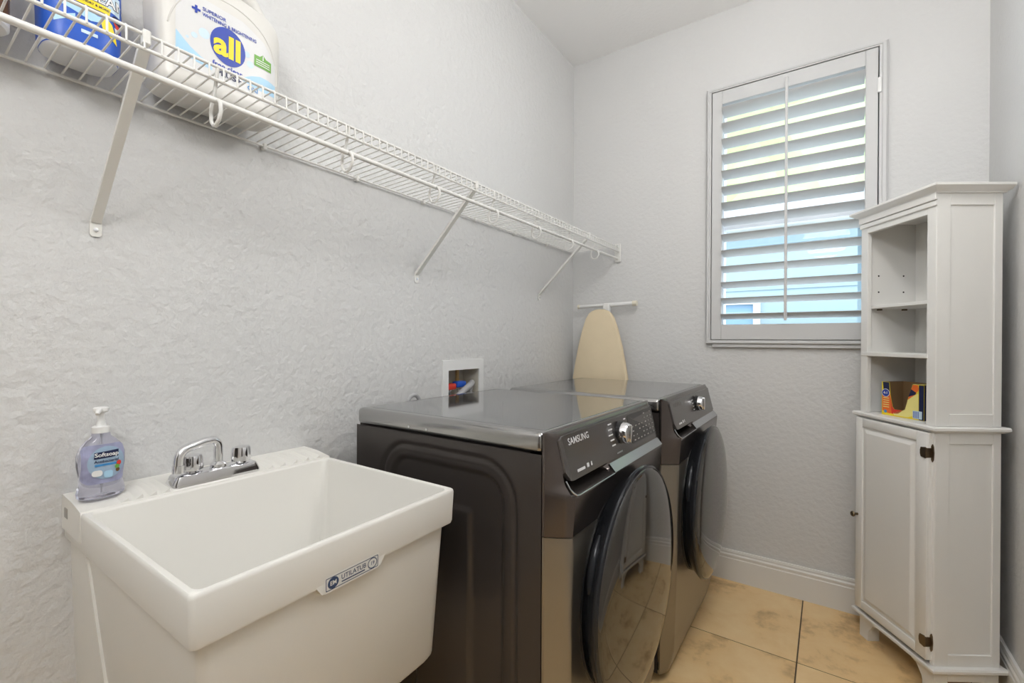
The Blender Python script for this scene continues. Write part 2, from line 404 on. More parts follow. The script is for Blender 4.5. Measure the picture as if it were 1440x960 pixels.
# ------------------------------------------------------------------ washer and dryer
WD = .686
def front_prof(z):
    return interp([(.983, .646), (.980, .652), (.972, .658), (.880, .681), (.872, .684), (.868, .686), (.849, .702), (.842, .703), (.757, .696), (.5, .693), (.1, .682), (.03, .664)], z)
def g_end(e, R=.030):
    t = e / R
    if t >= 1.12: return 1
    if t <= .88: return t * .99
    q = (t - .88) / .24; return .8712 + .2376 * q - .1088 * q * q
def front_x(y, z):
    e = WD / 2 - abs(y)
    return .645 + (front_prof(z) - .645) * g_end(e)
def appliance(name, label, cat, X0, Yc, ky, kz, washer):
    t = thing(name, label, cat, (X0, Yc, 0))
    h = WD / 2
    MB().box(0, .60, -h + .012, h - .012, .03, .94).build('cabinet_body', SIDE, t)
    MB().box(.0, .637, h - .012, h, .03, .935).build('side_panel', SIDE, t)
    # embossed near side
    cx, cz, hx, hz, r = .340, .50, .226, .402, .10
    def sd(x, z):
        qx, qz = abs(x - cx) - hx + r, abs(z - cz) - hz + r
        return sqrt(max(qx, 0) ** 2 + max(qz, 0) ** 2) + min(max(qx, qz), 0) - r
    def sf(x, z):
        d = sd(x, z)
        k = -.006 * math.exp(-(d / .0055) ** 2) - .004 * sstep(.004, -.02, d) - .007 * sstep(-.031, -.040, d) + .008 * sstep(-.128, -.140, d)
        return (x, -h - k, z)
    m = MB(); m.grid(sf, lin(0, .637, 110), lin(.03, .935, 150))
    sp_ = m.build('side_panel', SIDE, t, 180); sp_['label'] = 'embossed side with nested rounded ridges'
    # lid
    m = MB(); m.box(.0, .6385, -h, h, .936, .983, .013, 4); lid = m.build('lid', LID, t, 60)
    MB().box(.035, .628, -h + .03, h - .03, .975, .9836, .0005, 1).build('top_panel', LIDTOP, lid)
    # fronts
    def front(name, zs, matl, pocket=False):
        ys = [-h + .0 + .05 * (1 - cos(k / 10 * pi / 2)) for k in range(11)]
        ys = ys + lin(-h + .06, h - .06, 60) + [-y for y in reversed(ys)]
        def fn(y, z):
            x = front_x(y, z)
            if pocket:
                p = sstep(-.316, -.305, y) * sstep(-.075, -.10, y) * sstep(.846, .856, z) * sstep(.895, .885, z)
                x -= .030 * p
            return (x, y, z)
        m = MB(); m.grid(fn, ys, zs)
        for zz in (zs[0], zs[-1]):
            m.grid(lambda y, q: (lerp(.6395, fn(y, zz)[0], q), y, zz), ys, [0, 1])
        for yy in (-h, h):
            m.grid(lambda q, z: (lerp(.6395, .645, q), yy, z), [0, 1], zs)
        return m.build(name, matl, t, 35)
    zs = sorted(set([round(z, 4) for z in lin(.7585, .84, 8) + lin(.842, .87, 12) + lin(.872, .983, 16) + [.98, .972]]))
    front('upper_front_panel', zs, UPPER, True)
    front('lower_front_panel', lin(.03, .7565, 20), LOWER)
    # silver ledge under the controls
    m = MB(); m.grid(lambda y, q: (interp([(0, .7035), (1, .6865)], q), y, interp([(0, .8485), (1, .868)], q) + (.0 if y > -.08 else .0)), lin(-.085, h - .03, 20), [0, .5, 1])
    m.build('ledge', LEDGE, t)
    # drawer pull
    MB().tube([(front_x(y, z) + .0005, y, z) for y, z in ((-.3125, .878), (-.3115, .862), (-.3085, .854), (-.301, .8485), (-.289, .8465), (-.2, .8465), (-.09, .8465))], .002, 8).build('drawer_pull', LEDGE, t, True)
    # control fascia
    fy0, fy1, fz0, fz1 = -h + .031, h - .012, .8745, .971
    ys = lin(fy0, fy1, 50)
    def zr(y):
        e = min(y - fy0, fy1 - y); R = .022
        c = R - sqrt(max(0, R * R - max(0, R - e) ** 2)); return fz0 + c, fz1 - c * .35
    def ff(y, q, dx=.0045):
        a, b = zr(y); z = lerp(a, b, q); return (front_x(y, z) + dx, y, z)
    m = MB(); qs = lin(0, 1, 12)
    m.grid(lambda y, q: ff(y, q), ys, qs)
    for q in (0, 1): m.grid(lambda y, k: ff(y, q, lerp(-.006, .0045, k)), ys, [0, 1])
    for y in (fy0, fy1): m.grid(lambda k, q: ff(y, q, lerp(-.006, .0045, k)), [0, 1], qs)
    fa = m.build('control_panel', FASC, t, 35)
    fn = lambda y, z: (front_x(y, z) + .0052, y, z)
    fn2 = lambda y, z: (front_x(y, z) + .0056, y, z)
    letter('brand_lettering', 'SAMSUNG', .021, -.224, .9545, GREYTXT if washer else FASC2, fa, fn, .012, width=1.12)
    # short print at the bottom left
    for k, (a, b) in enumerate(((-.262, -.222), (-.212, -.200), (-.19, -.183))):
        poly('print_mark', rrect(a, b, .8865, .8925 if k == 0 else .896, .0015, 2), GREYTXT, fa, fn)
    # knob
    xk = front_x(ky, kz) + .004
    kn = MB().lathe([(.032, -.002), (.032, .006), (.029, .009)], (xk, ky, kz), 'x', 36).build('knob_collar', BLACK, t, True)
    MB().lathe([(.0285, .004), (.0285, .022), (.026, .027), (.022, .0275), (.0, .0265)], (xk, ky, kz), 'x', 36).build('knob', CHROME, t, 35)
    MB().box(xk + .024, xk + .034, ky - .0055, ky + .0055, kz - .025, kz + .025, .003, 2).build('knob_grip', CHROME, t, 40)
    if washer:
        for k in range(5):
            zz = kz + .030 - k * .0135
            poly('print_mark', rrect(ky - .078 + .004 * abs(k - 2), ky - .050 + .002 * abs(k - 2), zz - .0018, zz + .0018, .001, 2), GREYTXT, fa, fn)
            poly('print_mark', rrect(ky + .042, ky + .042 + .016 + .004 * (k % 2), zz - .0018, zz + .0018, .001, 2), GREYTXT, fa, fn)
        poly('print_mark', rrect(ky - .05, ky - .01, .881, .885, .001, 2), LEDGE, fa, fn)
        dp = poly('display', rrect(.092, .316, .886, .966, .006, 4), BLACK2, fa, fn)
        rnd = random.Random(3)
        for r_ in range(6):
            for c_ in range(7):
                y = .110 + c_ * .029; z = .956 - r_ * .0125
                if r_ < 2 and c_ < 4: continue
                if rnd.random() < .15: continue
                wd = rnd.choice((.006, .009, .013))
                poly('print_mark', rrect(y, y + wd, z - .0016, z + .0016, .0008, 2), DIM, fa, fn2)
    else:
        for k in range(4):
            zz = kz + .018 - k * .012
            poly('print_mark', rrect(ky - .064, ky - .046, zz - .0016, zz + .0016, .001, 2), GREYTXT, fa, fn)
    # door
    dz, R = .556, .293
    MB().lathe([(.268, .680), (.268, .6985), (.262, .6995), (.258, .690)], (0, 0, dz), 'x', 72, cap=False).build('door_surround', BLACK, t, 40)
    MB().lathe([(.250, .685), (.256, .694), (.266, .706), (.284, .7255), (R - .001, .735), (R, .739), (R - .002, .743), (R - .007, .7455), (R - .010, .7445)], (0, 0, dz), 'x', 96, cap=False).build('door_ring', RING, t, 30)
    prof_ = [((R - .0085) * sin(a), .7445 + .026 * cos(a)) for a in lin(pi / 2, .02, 16)]
    gl = MB().lathe(prof_, (0, 0, dz), 'x', 96).build('door_glass', GLASS, t, 60); gl['label'] = 'dark mirror-like domed door glass'
    # finger grip on the ring's near edge
    path = [(.716, -.276 * sin(a), dz + .276 * cos(a)) for a in lin(radians(50), radians(76), 9)]
    MB().tube(path, [.004, .008, .010, .011, .011, .011, .010, .008, .004], 10).build('door_grip', RING, t, True)
    # feet and bottom trim
    for sx in (.06, .6):
        for sy in (-h + .07, h - .07):
            MB().lathe([(.022, 0), (.022, .012), (.012, .014), (.012, .032)], (sx, sy, 0), 'z', 16).build('foot', BLACK, t, 30)
    if washer:
        for xx in (.222, .288): MB().lathe([(.0035, 0), (.003, -.0015), (.0015, -.002)], (xx, -h, .951), 'y', 12).build('rivet', CHROME, t, True)
    return t
FASC2 = mat('faint_print', (.22, .21, .2), .4)
BLACK2 = mat('display_glass', (.03, .027, .025), .12)
DIM = mat('dim_print', (.34, .33, .31), .5)
appliance('washing_machine', 'dark grey front-load washer beside the utility sink', 'washing machine', .130, -1.645 + WD / 2, .020, .930, True)
appliance('clothes_dryer', 'dark grey front-load dryer between the washer and the window wall', 'dryer', .160, -.905 + WD / 2, .040, .930, False)

# ------------------------------------------------------------------ utility sink
def make_sink():
    y0, y1 = -2.255, -1.735
    t = thing('utility_sink', 'white plastic wall-hung utility sink with chrome faucet', 'sink', (.3, (y0 + y1) / 2, .47))
    off = t.location
    def rr(x1a, x1b, ya, yb, xa, z, r=.02, n=4):
        # rounded quad; front edge slightly deeper on the near side
        pts = []
        for cx, cy, a0 in ((x1b - r, yb - r, 0), (xa + r, yb - r, pi / 2), (xa + r, ya + r, pi), (x1a - r, ya + r, 1.5 * pi)):
            pts += [(cx + r * cos(a0 + k * pi / 2 / n), cy + r * sin(a0 + k * pi / 2 / n), z) for k in range(n + 1)]
        return pts
    FA, FB = .612, .598
    ZR = .855
    # apron and body outside, rim, basin inside, in one skin
    rs = []
    def ring(ins, z, xa=0., r=.018, fx=0.): rs.append(rr(FA - ins - fx, FB - ins - fx, y0 + ins, y1 - ins, xa, z, r))
    ring(.055, .462, .02, .03, .015); ring(.045, .470, .01, .03, .012); ring(.030, .488, 0, .03, .004); ring(.026, .50, 0, .03)
    ring(.0165, .770, 0, .014); ring(.0150, .7795, 0, .012); ring(.0035, .7805, 0, .010); ring(.002, .786, 0, .009); ring(0, .848, 0, .008); ring(.001, .853, 0, .008); ring(.003, ZR, 0, .008)
    ring(.009, ZR, .128, .012); ring(.012, .8535, .131, .014); ring(.0135, .849, .133, .016); ring(.045, .53, .150, .05); ring(.065, .505, .17, .06); ring(.16, .498, .25, .05)
    b = MB(off); b.rings(rs); basin = b.build('basin', SINK, t, 40)
    # raised back deck
    d = MB(off)
    d.prism([(.0, .80), (.128, .80), (.131, .852), (.1285, .8575), (.07, .8655), (.004, .8685), (0, .866)], 'y', y0 - .0005, y1 + .0005)
    d.build('back_deck', SINK, t, 25)
    for ys in (lin(-2.185, -2.115, 4), lin(-1.895, -1.765, 5)):
        for y in ys:
            MB(off).add([(.045, y - .011, .8655), (.045, y, .8655), (.126, y - .013, .8555), (.126, y + .004, .8555), (.047, y, .8725), (.126, y + .003, .8655)],
                        [(0, 2, 5, 4), (4, 5, 3, 1), (0, 4, 1), (2, 3, 5), (0, 1, 3, 2)]).build('soap_rib', SINK, t)
    # mounting pilasters at the back
    for ya, yb in ((y0 + .001, y0 + .018), (y1 - .018, y1 - .001)):
        sg = 1 if ya < -2 else -1; ye = y0 if sg > 0 else y1
        top = [(0, .012), (.10, .012), (.10, .04), (0, .04)]; bot = [(0, .022), (.225, .022), (.225, .05), (0, .05)]
        MB(off).rings([[(x, ye + sg * d, .475) for x, d in bot], [(x, ye + sg * d, .79) for x, d in top]]).build('wall_bracket', SINK, t)
    MB(off).box(.022, .044, y0 - .0015, y0 + .002, .826, .846, .001, 1).build('bracket_screw', mat('grey_steel', (.45, .43, .4), .4, .6), t)
    # drain
    yc = (y0 + y1) / 2
    MB(off).lathe([(.045, .4985), (.043, .501), (.03, .4995)], (.34, yc, 0), 'z', 24).build('drain', CHROME, t, 40)
    MB(off).tube([(.34, yc, .465), (.34, yc, .36), (.32, yc, .325), (.28, yc, .315), (.24, yc, .325), (.22, yc, .36), (.18, yc, .395), (.0, yc, .40)], .02, 12).build('drain_pipe', WHITEP, t, True)
    # front label plate
    fx = lambda y: lerp(FA, FB, (y - y0) / (y1 - y0))
    fn = lambda a, z: (fx(a) - off.x - .0003, a - off.y, z - off.z)
    yA, yB, zA, zB = -2.058, -1.950, .7625, .7815
    # the plate is fixed to the lower front apron
    fnp = lambda dx: (lambda a, z: (fx(a) + dx - off.x, a - off.y, z - off.z))
    zA, zB = .7705, .7915
    bo = MB(off); bo.rings([[(fx(y) - d, y, z) for d, y in ((.03, a), (dd, a), (dd, b), (.03, b))] for a, b, z, dd in ((yA - .004, yB + .004, .7668, .004), (yA - .006, yB + .006, .7685, .0022), (yA - .014, yB + .014, .7800, .0021), (yA - .018, yB + .018, .7860, .0022))])
    bo.build('label_boss', SINK, t, 40)
    fnp = lambda dx: (lambda a, z: (fx(a) + dx - .0019 - off.x, a - off.y, z - off.z))
    lp = poly('label_plate', rrect(yA - .003, yB + .003, zA - .003, zB + .003, .003, 3), SINK, t, fnp(.0005))
    ink = mat('label_ink', (.045, .07, .14), .5)
    zc = (zA + zB) / 2
    def outline(pts_o, pts_i, dx):
        n = len(pts_o); flatmesh('label_line', pts_o + pts_i, [(k, (k + 1) % n, n + (k + 1) % n, n + k) for k in range(n)], ink, lp, fnp(dx))
    outline(rrect(yA, yB, zA, zB, .0015, 3), rrect(yA + .0012, yB - .0012, zA + .0012, zB - .0012, .001, 3), .001)
    poly('label_roundel', ell(yA + .014, zc, .0105, .0095), ink, lp, fnp(.0012))
    letter('label_lettering', 'EM', .010, yA + .014, zc, SINK, lp, fnp(.0016), .02)
    outline(ell(yB - .013, zc, .0105, .0095), ell(yB - .013, zc, .009, .008), .0012)
    letter('label_lettering', '19', .009, yB - .013, zc, ink, lp, fnp(.0014), .01)
    letter('label_lettering', 'UTILATUB', .0115, (yA + yB) / 2 + .001, zc + .002, ink, lp, fnp(.0014), .01, width=.98)
    poly('label_line', [(yA + .03, zc - .0062), (yB - .03, zc - .0062), (yB - .03, zc - .0042), (yA + .03, zc - .0042)], ink, lp, fnp(.0014))
    # faucet
    zd = .861
    fb = MB(off)
    fb.rings([rrz(.066, .122, -2.104, -1.918, .012, zd - .006), rrz(.066, .122, -2.104, -1.918, .012, zd + .004), rrz(.070, .118, -2.097, -1.925, .012, zd + .020), rrz(.074, .114, -2.092, -1.930, .01, zd + .0225)])
    base = fb.build('faucet_base', CHROME, t, 35)
    yc = -2.006; xs = .096
    MB(off).lathe([(.017, zd + .020), (.017, zd + .030), (.014, zd + .033), (.0105, zd + .036)], (xs, yc, 0), 'z', 24).build('spout_collar', CHROME, base, 35)
    # spout swung towards the near side
    ang = radians(-80); dx, dy = cos(ang), sin(ang)
    def sp(l, z): return (xs + dx * l, yc + dy * l, z)
    path = [sp(0, zd + .03), sp(0, zd + .070)]
    for a in lin(0, 80, 7)[1:]: path.append(sp(.018 * (1 - cos(radians(a))), zd + .070 + .018 * sin(radians(a))))
    l0 = .018 * (1 - cos(radians(80))); z0 = zd + .070 + .018 * sin(radians(80))
    path += [sp(l0 + .02, z0 - .0005), sp(l0 + .046, z0 - .006)]
    for a in lin(15, 88, 7)[0:]: path.append(sp(l0 + .046 + .026 * (sin(radians(a))), z0 - .006 - .026 * (1 - cos(radians(a)))))
    path.append(sp(l0 + .0725, z0 - .044)); 
    MB(off).tube(path, .0098, 16).build('spout', CHROME, base, True)
    e = Vector(path[-1]); MB(off).lathe([(.0118, .002), (.0118, -.014), (.009, -.015)], e, 'z', 20).build('spout_tip', CHROME, base, 35)
    for yh in (-2.060, -1.955):
        hd = MB(off)
        rings_ = []
        for r_, z_, am in ((.012, .021, 0), (.0125, .026, 0), (.0205, .028, .10), (.021, .034, .12), (.0190, .055, .13), (.0175, .060, .12), (.010, .062, .05)):
            rings_.append([(xs + (r_ * (1 + am * cos(4 * a))) * cos(a), yh + (r_ * (1 + am * cos(4 * a))) * sin(a), zd + z_) for a in [2 * pi * k / 40 for k in range(40)]])
        hd.rings(rings_).build('faucet_handle', CHROME, base, 35)
    return t
def rrz(x0, x1, y0, y1, r, z): return [(p[0], p[1], z) for p in rrect(x0, x1, y0, y1, r, 4)]
make_sink()

# ------------------------------------------------------------------ soap bottle
def make_soap():
    t = thing('soap_bottle', 'clear pump bottle of lavender hand soap on the sink corner', 'soap bottle', (.080, -2.214, .8685), radians(2))
    H = .128
    wtab = [(0, .033), (.004, .037), (.012, .0375), (.030, .0335), (.045, .034), (.065, .0375), (.085, .0375), (.100, .033), (.112, .024), (.120, .015), (.128, .0135)]
    dtab = [(0, .019), (.004, .022), (.03, .0215), (.085, .0215), (.105, .018), (.120, .0138), (.128, .0135)]
    def sec(z, n=40, gx=0):
        a_, b_ = interp(wtab, z) + gx, interp(dtab, z) + gx
        out = []
        for k in range(n):
            a = 2 * pi * k / n; e = 2 / 2.5
            out.append((b_ * math.copysign(abs(sin(a)) ** e, sin(a)), a_ * math.copysign(abs(cos(a)) ** e, cos(a)), z))
        return out
    MB().rings([sec(z) for z in lin(0, H, 34)]).build('bottle', SOAP, t, 60)
    MB().lathe([(.0145, .1275), (.0145, .139), (.012, .141)], (0, 0, 0), 'z', 28).build('pump_collar', WHITEP, t, 35)
    MB().lathe([(.009, .140), (.0065, .150), (.0055, .152), (.0055, .166), (.008, .169)], (0, 0, 0), 'z', 20).build('pump_stem', WHITEP, t, 35)
    hd = MB(); hd.lathe([(.010, .168), (.0125, .171), (.0125, .176), (.011, .178)], (0, 0, 0), 'z', 24)
    hd.tube([(0, 0, .1735), (.012, -.006, .1735), (.026, -.012, .1715), (.030, -.014, .168)], [.0055, .005, .004, .0032], 10)
    hd.build('pump_head', WHITEP, t, 35)
    MB().cyl((0, 0, .008), (0, 0, .128), .002, n=8).build('dip_tube', WHITEP, t)
    # printed sleeve on the front
    def fs(dx):
        def fn(y, z):
            a_, b_ = interp(wtab, z), interp(dtab, z); q = min(.999, abs(y) / a_)
            return (b_ * (1 - q ** 2.5) ** (1 / 2.5) + dx, y, z)
        return fn
    LAV = mat('sleeve_print', (.33, .34, .50), .35, noise=.6, nscale=38)
    lab = poly('label', rrect(-.0335, .0335, .030, .106, .012, 6), LAV, t, fs(.0010), .003)
    poly('label_panel', ell(.003, .070, .029, .032, 30), mat('misty_blue_print', (.34, .46, .60), .4, noise=.2, nscale=40), lab, fs(.0020), .003)
    poly('name_band', [(-.017, .079), (.021, .080), (.022, .0935), (-.016, .0915)], NAVY, lab, fs(.0030), .003)
    letter('label_lettering', 'Softsoap', .0108, .0025, .0862, WHITEP, lab, fs(.0042), .02, cut=.003)
    letter('label_lettering', 'Antibacterial', .0074, .0025, .0735, NAVY, lab, fs(.0034), .015, cut=.003)
    poly('blue_band', rrect(-.016, .018, .0645, .0685, .0015, 2), BLUE2, lab, fs(.0030), .003)
    poly('white_cloud', rrect(-.02, -.004, .045, .057, .005, 3), WHITEP, lab, fs(.0030), .003)
    poly('white_cloud', rrect(-.002, .012, .040, .054, .004, 3), LBLUE, lab, fs(.0032), .003)
    poly('berry', ell(.022, .066, .004, .005, 14), RED, lab, fs(.0034))
    poly('berry', ell(.019, .0595, .004, .004, 14), GREEN, lab, fs(.0036))
    poly('berry', ell(.020, .0525, .0035, .004, 14), AMBER, lab, fs(.0034))
BLUE2 = mat('bright_blue_print', (.06, .28, .62), .35)
make_soap()

# ------------------------------------------------------------------ wire shelf
def make_shelf():
    ya, yb = -2.62, -.010
    t = thing('wire_shelf', 'long white ventilated wire shelf with hanging rod on the left wall', 'shelf', (0.01, (ya + yb) / 2, 1.7))
    off = t.location
    ZD = 1.7135; XF = .290; XB = .012
    MB(off).cyl((XB, ya, ZD - .004), (XB, yb, ZD - .004), .0032, n=10).build('back_rod', WIRE, t, True)
    MB(off).cyl((XF, ya, ZD + .004), (XF, yb, ZD + .004), .0032, n=10).build('front_rod', WIRE, t, True)
    MB(off).cyl((XF + .002, ya, ZD - .023), (XF + .002, yb, ZD - .023), .0036, n=10).build('lip_rod', WIRE, t, True)
    MB(off).cyl((.15, ya, ZD - .0045), (.15, yb, ZD - .0045), .0026, n=8).build('middle_rod', WIRE, t, True) if False else None
    src = None
    y = yb - .014
    while y > ya:
        if src is None:
            src = MB().tube([(XB, 0, 0), (XF - .006, 0, .0075), (XF + .001, 0, .0065), (XF + .0045, 0, .001), (XF + .0055, 0, -.023)], .0018, 6).build('deck_wire', WIRE, t, True); o = src
        else: o = inst(src, 'deck_wire', t)
        o.location = Vector((0, y, ZD)) - off
        y -= .0254
    # hanging rod
    MB(off).cyl((.286, ya, 1.652), (.286, yb, 1.652), .0060, n=16).build('hanging_rod', WIRE, t, True)
    hk = None
    for y in (-2.39, -2.09, -1.79, -1.48, -1.18, -.885, -.595, -.31):
        if hk is None:
            p = [(XF, .0, 1.721), (XF - .004, 0, 1.700), (.276, 0, 1.672), (.264, 0, 1.652), (.260, 0, 1.635), (.263, 0, 1.617), (.272, 0, 1.608), (.284, 0, 1.606), (.296, 0, 1.613), (.304, 0, 1.628), (.302, 0, 1.643), (.293, 0, 1.652)]
            hk = MB().tube([(a, b, c - 1.65) for a, b, c in p], .0036, 8).build('rod_hook', WIRE, t, True); o = hk
        else: o = inst(hk, 'rod_hook', t)
        o.location = Vector((0, y, 1.65)) - off
    # diagonal braces
    for y in (-2.205, -1.288, -.40):
        p0, p1 = Vector((.004, y, 1.43)), Vector((.284, y, 1.698))
        d = (p1 - p0).normalized(); n = Vector((-d.z, 0, d.x))
        w, th = .0085, .0035
        rings = []
        for p in (p0, p1):
            rings.append([p + Vector((0, sy * w, 0)) + n * sn for sy, sn in ((-1, -th), (1, -th), (1, th * 1.6), (.7, th * 1.6), (.7, 0), (-.7, 0), (-.7, th * 1.6), (-1, th * 1.6))])
        br = MB(off).rings(rings).build('brace', BRKT, t)
        MB(off).prism([(y - .010, 1.404), (y - .006, 1.399), (y + .006, 1.399), (y + .010, 1.404), (y + .010, 1.432), (y - .010, 1.432)], 'x', .001, .004).build('brace_foot', BRKT, br)
        MB(off).lathe([(.0045, .004), (.004, .0065), (.001, .007)], (0, y, 1.413), 'x', 14).build('screw', CHROME, br, True)
        MB(off).box(XF - .008, XF + .007, y - .006, y + .006, 1.699, 1.7245, .002, 1).build('brace_clip', WIRE, br)
    for y in (-2.45, -2.16, -1.858, -1.56, -1.262, -.955, -.65, -.34, -.04):
        MB(off).box(.001, .018, y - .005, y + .005, ZD - .014, ZD + .003, .002, 1).build('wall_clip', WIRE, t)
    eb = MB(off).box(.268, .304, -.011, -.001, 1.632, 1.737, .003, 2).build('end_bracket', WIRE, t)
    MB(off).lathe([(.004, -.0112), (.003, -.0125)], (.284, 0, 1.727), 'y', 12).build('screw', CHROME, eb)
make_shelf()

# ------------------------------------------------------------------ bottles on the shelf
ZS = 1.7235
def make_jug():
    Yc, hy = -2.006, .134; X0, hx = .080, .062
    t = thing('detergent_jug', 'large white laundry detergent jug with blue oval logo on wire shelf', 'detergent jug', (X0, Yc, ZS))
    htab = [(0, .110), (.006, .122), (.016, .130), (.20, .134), (.225, .133), (.25, .126), (.262, .112), (.272, .09), (.280, .06)]
    dtab = [(0, .044), (.006, .054), (.016, .060), (.20, .062), (.23, .058), (.26, .046), (.28, .028)]
    def sec(z, n=72):
        a_, b_ = interp(htab, z), interp(dtab, z); e = 2 / 4.5
        return [(b_ * math.copysign(abs(sin(a)) ** e, sin(a)), a_ * math.copysign(abs(cos(a)) ** e, cos(a)), z) for a in [2 * pi * (k + .5) / n for k in range(n)]]
    MB().rings([sec(z) for z in [0, .003, .006, .010, .016] + lin(.03, .2, 8) + lin(.21, .28, 12)]).build('jug_body', JUG, t, 50)
    MB().tube([(0, .102, .245), (0, .100, .272), (0, .080, .300), (0, .03, .318), (0, -.02, .318), (0, -.05, .300), (0, -.055, .27)], [.02, .018, .017, .017, .017, .018, .02], 14).build('handle', JUG, t, True)
    MB().lathe([(.036, .262), (.036, .315), (.033, .32)], (0, -.09, 0), 'z', 30).build('cap', ROYAL, t, 40)
    def fs(dx):
        def fn(y, z):
            y -= Yc; z -= ZS
            a_, b_ = interp(htab, z), interp(dtab, z); q = min(.999, abs(y) / a_)
            return (b_ * (1 - q ** 4.5) ** (1 / 4.5) + dx, y, z)
        return fn
    # moulded arch around the label
    arch = []
    for a in lin(-8, 172, 30):
        y, z = Yc - .0 + .116 * cos(radians(a)), 1.835 + .122 * sin(radians(a)); arch.append(fs(.0)(y, z))
    MB().tube(arch, .0016, 6).build('moulded_arch', JUG, t, True)
    base = poly('label', [(-2.110, 1.762), (-1.897, 1.762), (-1.894, 1.80), (-1.895, 1.866), (-1.925, 1.905), (-1.975, 1.930), (-2.05, 1.934), (-2.108, 1.920)], mat('label_white', (.71, .71, .71), .35), t, fs(.0006), .012)
    wave = [(-2.108, 1.842)] + [(-2.108 + .012 * k, 1.842 - .058 * sin(min(1, k / 8) * pi / 2)) for k in range(1, 9)] + [(-2.0, 1.79), (-1.97, 1.805), (-1.94, 1.822), (-1.895, 1.822), (-1.895, 1.790), (-1.94, 1.788), (-2.0, 1.772), (-2.05, 1.772), (-2.108, 1.80)]
    flat = fs(.0010)
    poly('wave', [(-2.108, 1.842), (-2.096, 1.829), (-2.082, 1.816), (-2.062, 1.804), (-2.04, 1.797), (-2.04, 1.785), (-2.07, 1.789), (-2.108, 1.800)], LBLUE, base, flat, .012)
    poly('wave', [(-1.975, 1.800), (-1.955, 1.812), (-1.935, 1.820), (-1.915, 1.820), (-1.895, 1.816), (-1.895, 1.787), (-1.93, 1.786), (-1.975, 1.792)], LBLUE, base, flat, .012)
    for (a, b, r) in ((-2.075, 1.845, .006), (-2.056, 1.858, .011), (-1.966, 1.858, .007), (-1.958, 1.838, .008), (-2.088, 1.835, .003)):
        poly('bubble', ell(a, b, r, r, 16), SKYB, base, flat)
    poly('logo_oval', ell(-2.007, 1.853, .0375, .042, 36), ROYAL, base, fs(.0014), .012)
    letter('logo_lettering', 'all', .068, -2.008, 1.8505, YEL, base, fs(.0020), .035, cut=.012)
    letter('label_lettering', '+', .030, -2.072, 1.901, ROYAL, base, fs(.0016), .04)
    letter('label_lettering', 'SUPERIOR', .0108, -2.060, 1.9105, ROYAL, base, fs(.0016), .015, align='LEFT', cut=.012)
    letter('label_lettering', 'WHITENING & BRIGHTENING', .0108, -2.060, 1.8985, ROYAL, base, fs(.0016), .02, align='LEFT', width=.80, cut=.012)
    letter('label_lettering', 'free clear', .0165, -2.008, 1.8035, ROYAL, base, fs(.0018), .015, cut=.012)
    letter('label_lettering', 'PLUS+', .0165, -2.005, 1.7865, NAVY, base, fs(.0018), .03, width=1.2, cut=.012)
    letter('label_lettering', 'OXI', .014, -1.952, 1.781, BLUE2, base, fs(.0018), .03, cut=.012)
    poly('badge', [(-1.949, 1.842), (-1.907, 1.842), (-1.907, 1.866), (-1.920, 1.868), (-1.928, 1.875), (-1.936, 1.868), (-1.949, 1.868)], GREEN, base, fs(.0014), .012)
    letter('badge_lettering', '1', .015, -1.928, 1.8665, WHITEP, base, fs(.0020), .02)
    for zz in (1.858, 1.853, 1.848): poly('badge_line', rrect(-1.945, -1.911, zz - .0008, zz + .0008, .0006, 2), WHITEP, base, fs(.0020), .012)
make_jug()

